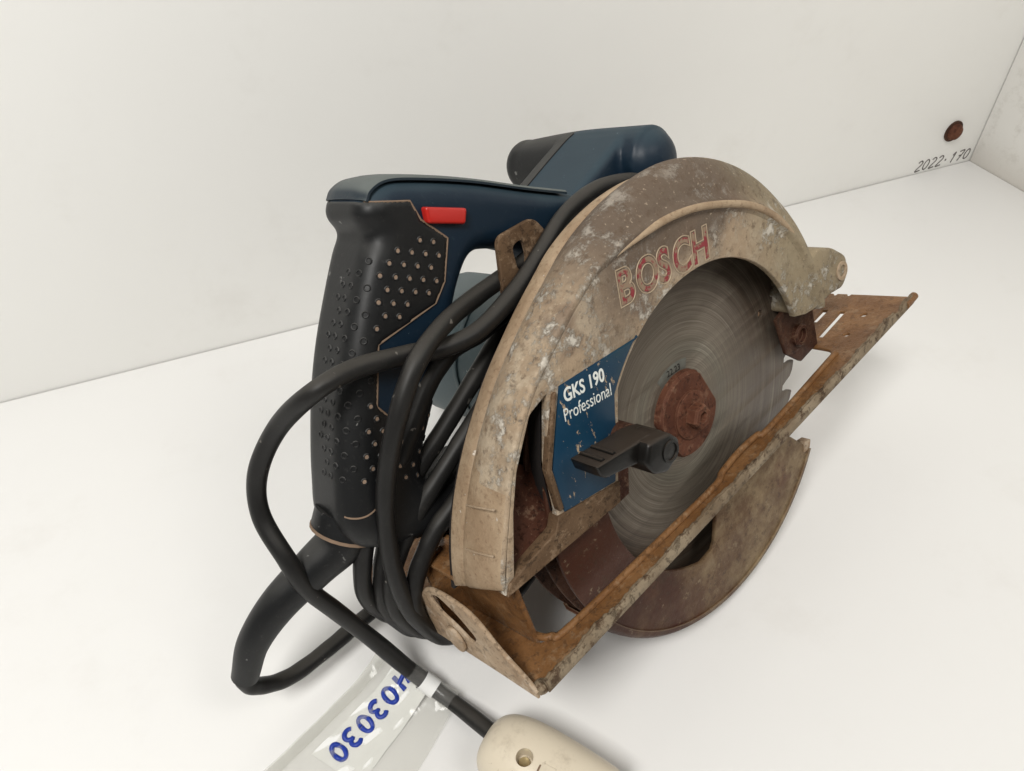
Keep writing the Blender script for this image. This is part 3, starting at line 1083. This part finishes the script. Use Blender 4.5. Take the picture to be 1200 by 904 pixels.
# depth-stop tab with a slot, standing behind the guard
tab = rounded([(-57, 84), (-50.5, 109.5), (-30, 109), (-24, 98), (-34, 78)], 4, 4)
th_ = rounded([(-44.6, 103), (-38.6, 103.6), (-38.4, 97), (-41, 91), (-45.2, 93)], 2.4, 4)
face_slab('depth_guide', tab, [th_], -26.6, -24.2, BAR, saw, .6)
face_slab('rear_support', [(-60, 52), (-84, 34), (-112, 12), (-128, -24), (-60, -26)], [], -44, -41.5, DARKRUST, saw, .5)

# ---- cable with strain relief, coils and plug
boot = smoothpath([V(-146, -48, 33), V(-151.5, -49, 26), V(-164, -54, 20.5), V(-182, -62, 11.5), V(-196, -70, -1), V(-205, -78, -17.5)], 8)
link('cable_boot', tube_mesh('cable_boot', boot, lambda t: 11.3 - 5.6 * t ** .8, 22), BLACK, saw, 60)
lathe_c = smoothpath([V(-143.5, -47.5, 36), V(-148.5, -48.5, 29.5)], 2)
link('boot_collar', tube_mesh('boot_collar', lathe_c, 13.4, 24), BLACK, handle, 50)
link('collar_seam', tube_mesh('collar_seam', [V(-148.3, -48.5, 29.8), V(-148.7, -48.6, 29.3), V(-149.1, -48.7, 28.8)], 13.6, 24), SEAM, handle, 50)
R_C = 3.75
S1 = [(43.4, -27.0, 93.0), (27.8, -25.0, 99.8), (7.9, -24.0, 104.6), (-15.5, -22.0, 103.4), (-36.4, -20.0, 95.2), (-56.0, -18.4, 88.3), (-77.9, -17.0, 84.5),
      (-92.5, -20.5, 85.0), (-104.8, -24.0, 88.7), (-125.0, -24.0, 95.3), (-141.9, -24.8, 96.3), (-153.4, -44.8, 83.5), (-164.6, -56.6, 67.2), (-170.9, -58.4, 50.9), (-172.4, -51.4, 32.8), (-171.4, -51.3, 16.4), (-165.1, -55.4, -4.9),
      (-156.5, -59.3, -34.0), (-149.7, -57.8, -58.7), (-144.8, -46.0, -73.5), (-143.1, -28.7, -78.6), (-142.7, -8.4, -80.6)]
S2 = [(9.5, -32.0, 100.1), (-15.2, -32.0, 94.2), (-39.3, -31.0, 91.5), (-64.5, -27.5, 92.1), (-88.5, -19.5, 93.5), (-108.0, -15.0, 88.8), (-122.5, -17.0, 73.8), (-132.9, -24.0, 52.4), (-140.2, -28.0, 31.6), (-145.1, -30.0, 7.9), (-144.2, -32.0, -15.6), (-132.3, -38.0, -41.7), (-104.0, -34.0, -46.1), (-70, -40, -44)]
S3 = [(-52, -27, 80), (-72.1, -27.0, 78.2), (-85.8, -28.0, 78.3), (-100.9, -29.0, 70.6), (-114.9, -30.0, 57.7), (-125.9, -33.0, 46.2), (-137.6, -38.0, 34.1), (-147.3, -42.0, 20.3), (-153.7, -46.0, 2.8), (-150.8, -52.0, -14.1), (-140.6, -60.0, -32.4), (-110, -66, -48)]
S4 = [(-51.4, -30.0, 75.0), (-76.5, -30.0, 62.4), (-99.5, -32.0, 49.5), (-117.2, -36.0, 37.9), (-130.8, -40.0, 25.7), (-141.0, -43.0, 11.7), (-147.9, -44.0, -2.5), (-147.9, -47.0, -19.7), (-135.5, -52.0, -41.1), (-100, -54, -50)]
S5 = [(-57.0, -25.0, 66.3), (-83.2, -25.0, 51.4), (-104.0, -27.0, 39.9), (-121.6, -31.0, 28.2), (-135.8, -35.0, 15.5), (-145.4, -37.5, 1.8), (-147.1, -40.0, -16.0), (-134.6, -46.0, -40.1), (-100, -46, -50)]
S6 = [(-69.4, -21.0, 53.5), (-89.2, -20.5, 41.4), (-107.9, -23.0, 26.4), (-123.7, -26.0, 17.5), (-136.7, -29.5, 4.1), (-143.3, -31.0, -8.6), (-139.9, -36.0, -26.2), (-122.0, -43.0, -47.3), (-90, -40, -50)]
C0 = [(-196, -71.5, -3), (-200.3, -75.0, -9.7), (-205.9, -79.0, -17.6), (-203.5, -82.0, -28.3), (-189.9, -86.0, -39.6), (-167.1, -88.0, -43.3), (-146.1, -88.0, -43.1), (-124.8, -88.0, -45.4), (-98.4, -84.0, -50)]
bm = bmesh.new()
for pts in (S1, S2, S3, S4, S5, S6, C0):
    ph = len(pts) * 1.7 + pts[0][2]
    m2 = tube_mesh('c', smoothpath([V(*p) for p in pts], 12), lambda t: R_C * (1 + .022 * sin(41 * t + ph) + .018 * sin(97 * t + 2 * ph)), 16)
    bm.from_mesh(m2)
me = bpy.data.meshes.new('power_cable')
bm.to_mesh(me)
bm.free()
cable = link('power_cable', me, CABLE, saw, 60)
TOSAW = SAWM.inverted()

# plug: lofted rounded body lying on the shelf
E0, ad, pd = Vector((43.7, 126.5, 0)), Vector((.573, -.82, 0)), Vector((.82, .573, 0))
secs = [(-2, 5.5, 5.5, 15), (-1.4, 9, 9, 15), (1, 12, 12.4, 15.6), (5, 14.4, 14.6, 16.2), (11, 16.0, 16.2, 16.7), (20, 17.0, 16.9, 17), (34, 17.3, 17, 17), (50, 17, 16.8, 17), (56, 16.0, 16.4, 17), (57, 14, 15, 17)]
vs_, fs_ = [], []
ns = 40
for (t, w, h, zc) in secs:
    for k in range(ns):
        a = 2 * pi * k / ns
        ca, sa = cos(a), sin(a)
        e = .86
        q = E0 + ad * t + pd * (w * math.copysign(abs(ca) ** e, ca)) + Vector((0, 0, zc + h * math.copysign(abs(sa) ** e, sa)))
        vs_.append(q * S)
for i in range(len(secs) - 1):
    for k in range(ns):
        l = (k + 1) % ns
        fs_.append((i * ns + k, i * ns + l, (i + 1) * ns + l, (i + 1) * ns + k))
fs_ += [tuple(range(ns)), tuple((len(secs) - 1) * ns + k for k in range(ns))]
pob = link('p', meshdata('p', vs_, fs_), CREAM, None)
md = pob.modifiers.new('s', 'SUBSURF')
md.levels = md.render_levels = 2
pme = evalmesh(pob)
bpy.data.objects.remove(pob)
pob = link('p', pme, CREAM, None)
sc_c = E0 + ad * 19 - pd * 3.8
bm = bmesh.new()
bmesh.ops.create_cone(bm, cap_ends=True, segments=32, radius1=3.5 * S, radius2=3.5 * S, depth=14 * S)
bm.transform(Matrix.Translation(Vector((sc_c.x, sc_c.y, 33)) * S))
cm = bpy.data.meshes.new('k')
bm.to_mesh(cm)
bm.free()
cob = bpy.data.objects.new('k', cm)
C.objects.link(cob)
md = pob.modifiers.new('b', 'BOOLEAN')
md.operation, md.object, md.solver = 'DIFFERENCE', cob, 'EXACT'
pme = evalmesh(pob)
bpy.data.objects.remove(pob)
bpy.data.objects.remove(cob)
pme.transform(TOSAW)
plug = link('plug', pme, CREAM, saw, 40)
bm = bmesh.new()
bmesh.ops.create_cone(bm, cap_ends=True, segments=24, radius1=2.5 * S, radius2=2.2 * S, depth=1.6 * S)
bm.transform(TOSAW @ Matrix.Translation(Vector((sc_c.x, sc_c.y, 27.0)) * S))
m2 = bpy.data.meshes.new('screw')
bm.to_mesh(m2)
bm.free()
link('screw', m2, BRASS, plug)
sq = E0 + ad * 29.5 - pd * 4.5
for r0, z0, mt in (((3.9, 3.9), 33.1, SEAM), ((3.1, 3.1), 33.4, CREAM)):
    Mx = TOSAW @ frame(Vector((sq.x, sq.y, z0)) * S, ad + pd * .1, pd)
    link('square_mark', (lambda m: (m.transform(Mx), m)[1])(slab_mesh(rounded([(-r0[0], -r0[1]), (r0[0], -r0[1]), (r0[0], r0[1]), (-r0[0], r0[1])], .5, 2), [], 1.2, .2)), mt, plug)
prt = [E0 + ad * t + pd * (math.copysign(w, 1)) + Vector((0, 0, 17)) for (t, w, h, z) in secs[2:9]]
link('plug_seam', tube_mesh('plug_seam', [TOSAW @ (q * S) for q in prt], .35, 6), SEAM, plug)

# ------------------------------------------------------------------ paper tag under clear tape, on the cable
tg = thing('cable_tag', 'white paper tag with blue handwritten digits under clear tape on the cable', 'tag')


def hgt(u, v):
    return .8 + 9.5 * math.exp(-u / 9.0) + .35 * sin(u * .31 + v * .4) + .25 * sin(v * .6)


def sheet_grid(name, corners, nu, nv, lift, mat, parent):
    """corners: near-left, near-right, far-right, far-left in floor mm; near edge lies against the cable"""
    nl_, nr_, fr_, fl_ = [Vector(c) for c in corners]
    vs_, fs_ = [], []
    for i in range(nu + 1):
        for j in range(nv + 1):
            a = nl_.lerp(nr_, j / nv)
            b = fl_.lerp(fr_, j / nv)
            q = a.lerp(b, i / nu)
            u = (q - a).length
            vs_.append(Vector((q.x, q.y, hgt(u, j / nv * 40) + lift)) * S)
    for i in range(nu):
        for j in range(nv):
            k = i * (nv + 1) + j
            fs_.append((k, k + 1, k + nv + 2, k + nv + 1))
    ob = link('t', meshdata('t', vs_, fs_), mat, None)
    md = ob.modifiers.new('t', 'SOLIDIFY')
    md.thickness = .12 * S
    me = evalmesh(ob)
    bpy.data.objects.remove(ob)
    return link(name, me, mat, parent, 60)


sheet_grid('tape', [(10.5, 187.5), (39.5, 154.5), (-7, 117), (-62, 151)], 40, 20, .45, TAPE, tg)
sheet_grid('tape_flap', [(10.0, 187.0), (13.5, 183.0), (-55, 149), (-60, 153)], 30, 3, .85, TAPE, tg)
paper = sheet_grid('paper', [(17.5, 180.0), (30.5, 165.0), (-13, 136.5), (-29, 157.5)], 40, 8, 0, PAPER, tg)


def on_cable(t0, t1, r, n=14):
    P = smoothpath([SAWM @ V(*p) for p in S1[-6:]], 30)
    i0, i1 = int(t0 * (len(P) - 1)), int(t1 * (len(P) - 1))
    return tube_mesh('w', P[i0:i1 + 1], r, 20, cap=False)


WR0, WR1 = .40, .67
me = on_cable(WR0, WR1, R_C + .45)
link('tape_wrap', me, TAPE, tg, 60)
me = on_cable(.475, .555, R_C + .8)
link('paper_wrap', me, PAPER, tg, 60)


def ell(cx, cy, rx, ry, a0=0, a1=360, n=14):
    return [(cx + rx * cos(radians(a0 + (a1 - a0) * i / n)), cy + ry * sin(radians(a0 + (a1 - a0) * i / n))) for i in range(n + 1)]


DIG = {
    '0': [ell(.3, .5, .27, .46)],
    '1': [[(.12, .72), (.34, .98), (.26, .02)]],
    '2': [ell(.3, .74, .25, .24, 160, -40, 10) + [(.05, .03), (.6, .06)]],
    '3': [ell(.27, .75, .26, .23, 140, -80, 9) + ell(.27, .28, .30, .26, 80, -140, 10)],
    '4': [[(.12, .95), (.05, .48), (.55, .52)], [(.52, .98), (.46, .02)]],
    '7': [[(.05, .93), (.58, .96), (.22, .02)], [(.15, .5), (.48, .54)]],
    '.': [ell(.2, .45, .04, .04)],
}


def write(txt, start, dx, dy, size, adv, r, place, mat, parent, name):
    for i, ch in enumerate(txt):
        bm = bmesh.new()
        for st in DIG[ch]:
            P = []
            for (a, b) in st:
                q = Vector(start) + Vector(dx) * (i * adv + a * size) + Vector(dy) * ((b - .5) * size)
                P.append(Vector(place(q)) * S)
            P = smoothpath(P, 4)
            m2 = tube_mesh('d', P, r, 8)
            bm.from_mesh(m2)
        me = bpy.data.meshes.new(name)
        bm.to_mesh(me)
        bm.free()
        link(name, me, mat, parent, 60)


t2 = Vector((-.885, -.465))
u2 = Vector((.465, -.885))


def on_tag(q):
    n0, e, d = Vector((17.5, 180.0)), Vector((13.0, -15.0)), Vector((-.87, -.493))
    r = q - n0
    det = e.x * d.y - e.y * d.x
    v, u = (r.x * d.y - r.y * d.x) / det, (e.x * r.y - e.y * r.x) / det
    return (q.x, q.y, hgt(max(0, u), v * 40) - .12)


write('403030', (19.6, 173.2), t2, u2, 8.6, 7.9, 1.2, on_tag, BLUEINK, tg, 'digit')

# ------------------------------------------------------------------ back wall: bolt and handwriting
bolt = thing('wall_bolt', 'small rusty dome-headed bolt in the white back wall', 'bolt')
bolt.location = (.6205, WALL_Y * S, .0365)


def wlathe(name, prof, mat, parent, seg=28):
    vs_, fs_ = [], []
    for (r, d) in prof:
        for k in range(seg):
            a = 2 * pi * k / seg
            vs_.append(Vector((r * cos(a), -d, r * sin(a))) * S)
    for i in range(len(prof) - 1):
        for k in range(seg):
            l = (k + 1) % seg
            fs_.append((i * seg + k, i * seg + l, (i + 1) * seg + l, (i + 1) * seg + k))
    fs_.append(tuple((len(prof) - 1) * seg + k for k in range(seg)))
    return link(name, meshdata(name, vs_, fs_), mat, parent, 50)


wlathe('washer', [(9.6, 0), (9.6, 1.2), (9.0, 1.6), (5, 1.6)], DARKRUST, bolt)
wlathe('dome', [(7.6, 1.5), (7.4, 3.2), (6.2, 5.2), (4.0, 6.6), (1.6, 7.0), (.2, 7.0)], WASHER, bolt)
wb = bpy.data.objects['wall_back']
write('2022.170', (592, 7.2), (1, .02), (.18, 1), 10.2, 8.1, .62, lambda q: (q.x, WALL_Y + .1, q.y), GREYINK, wb, 'handwritten_digit')
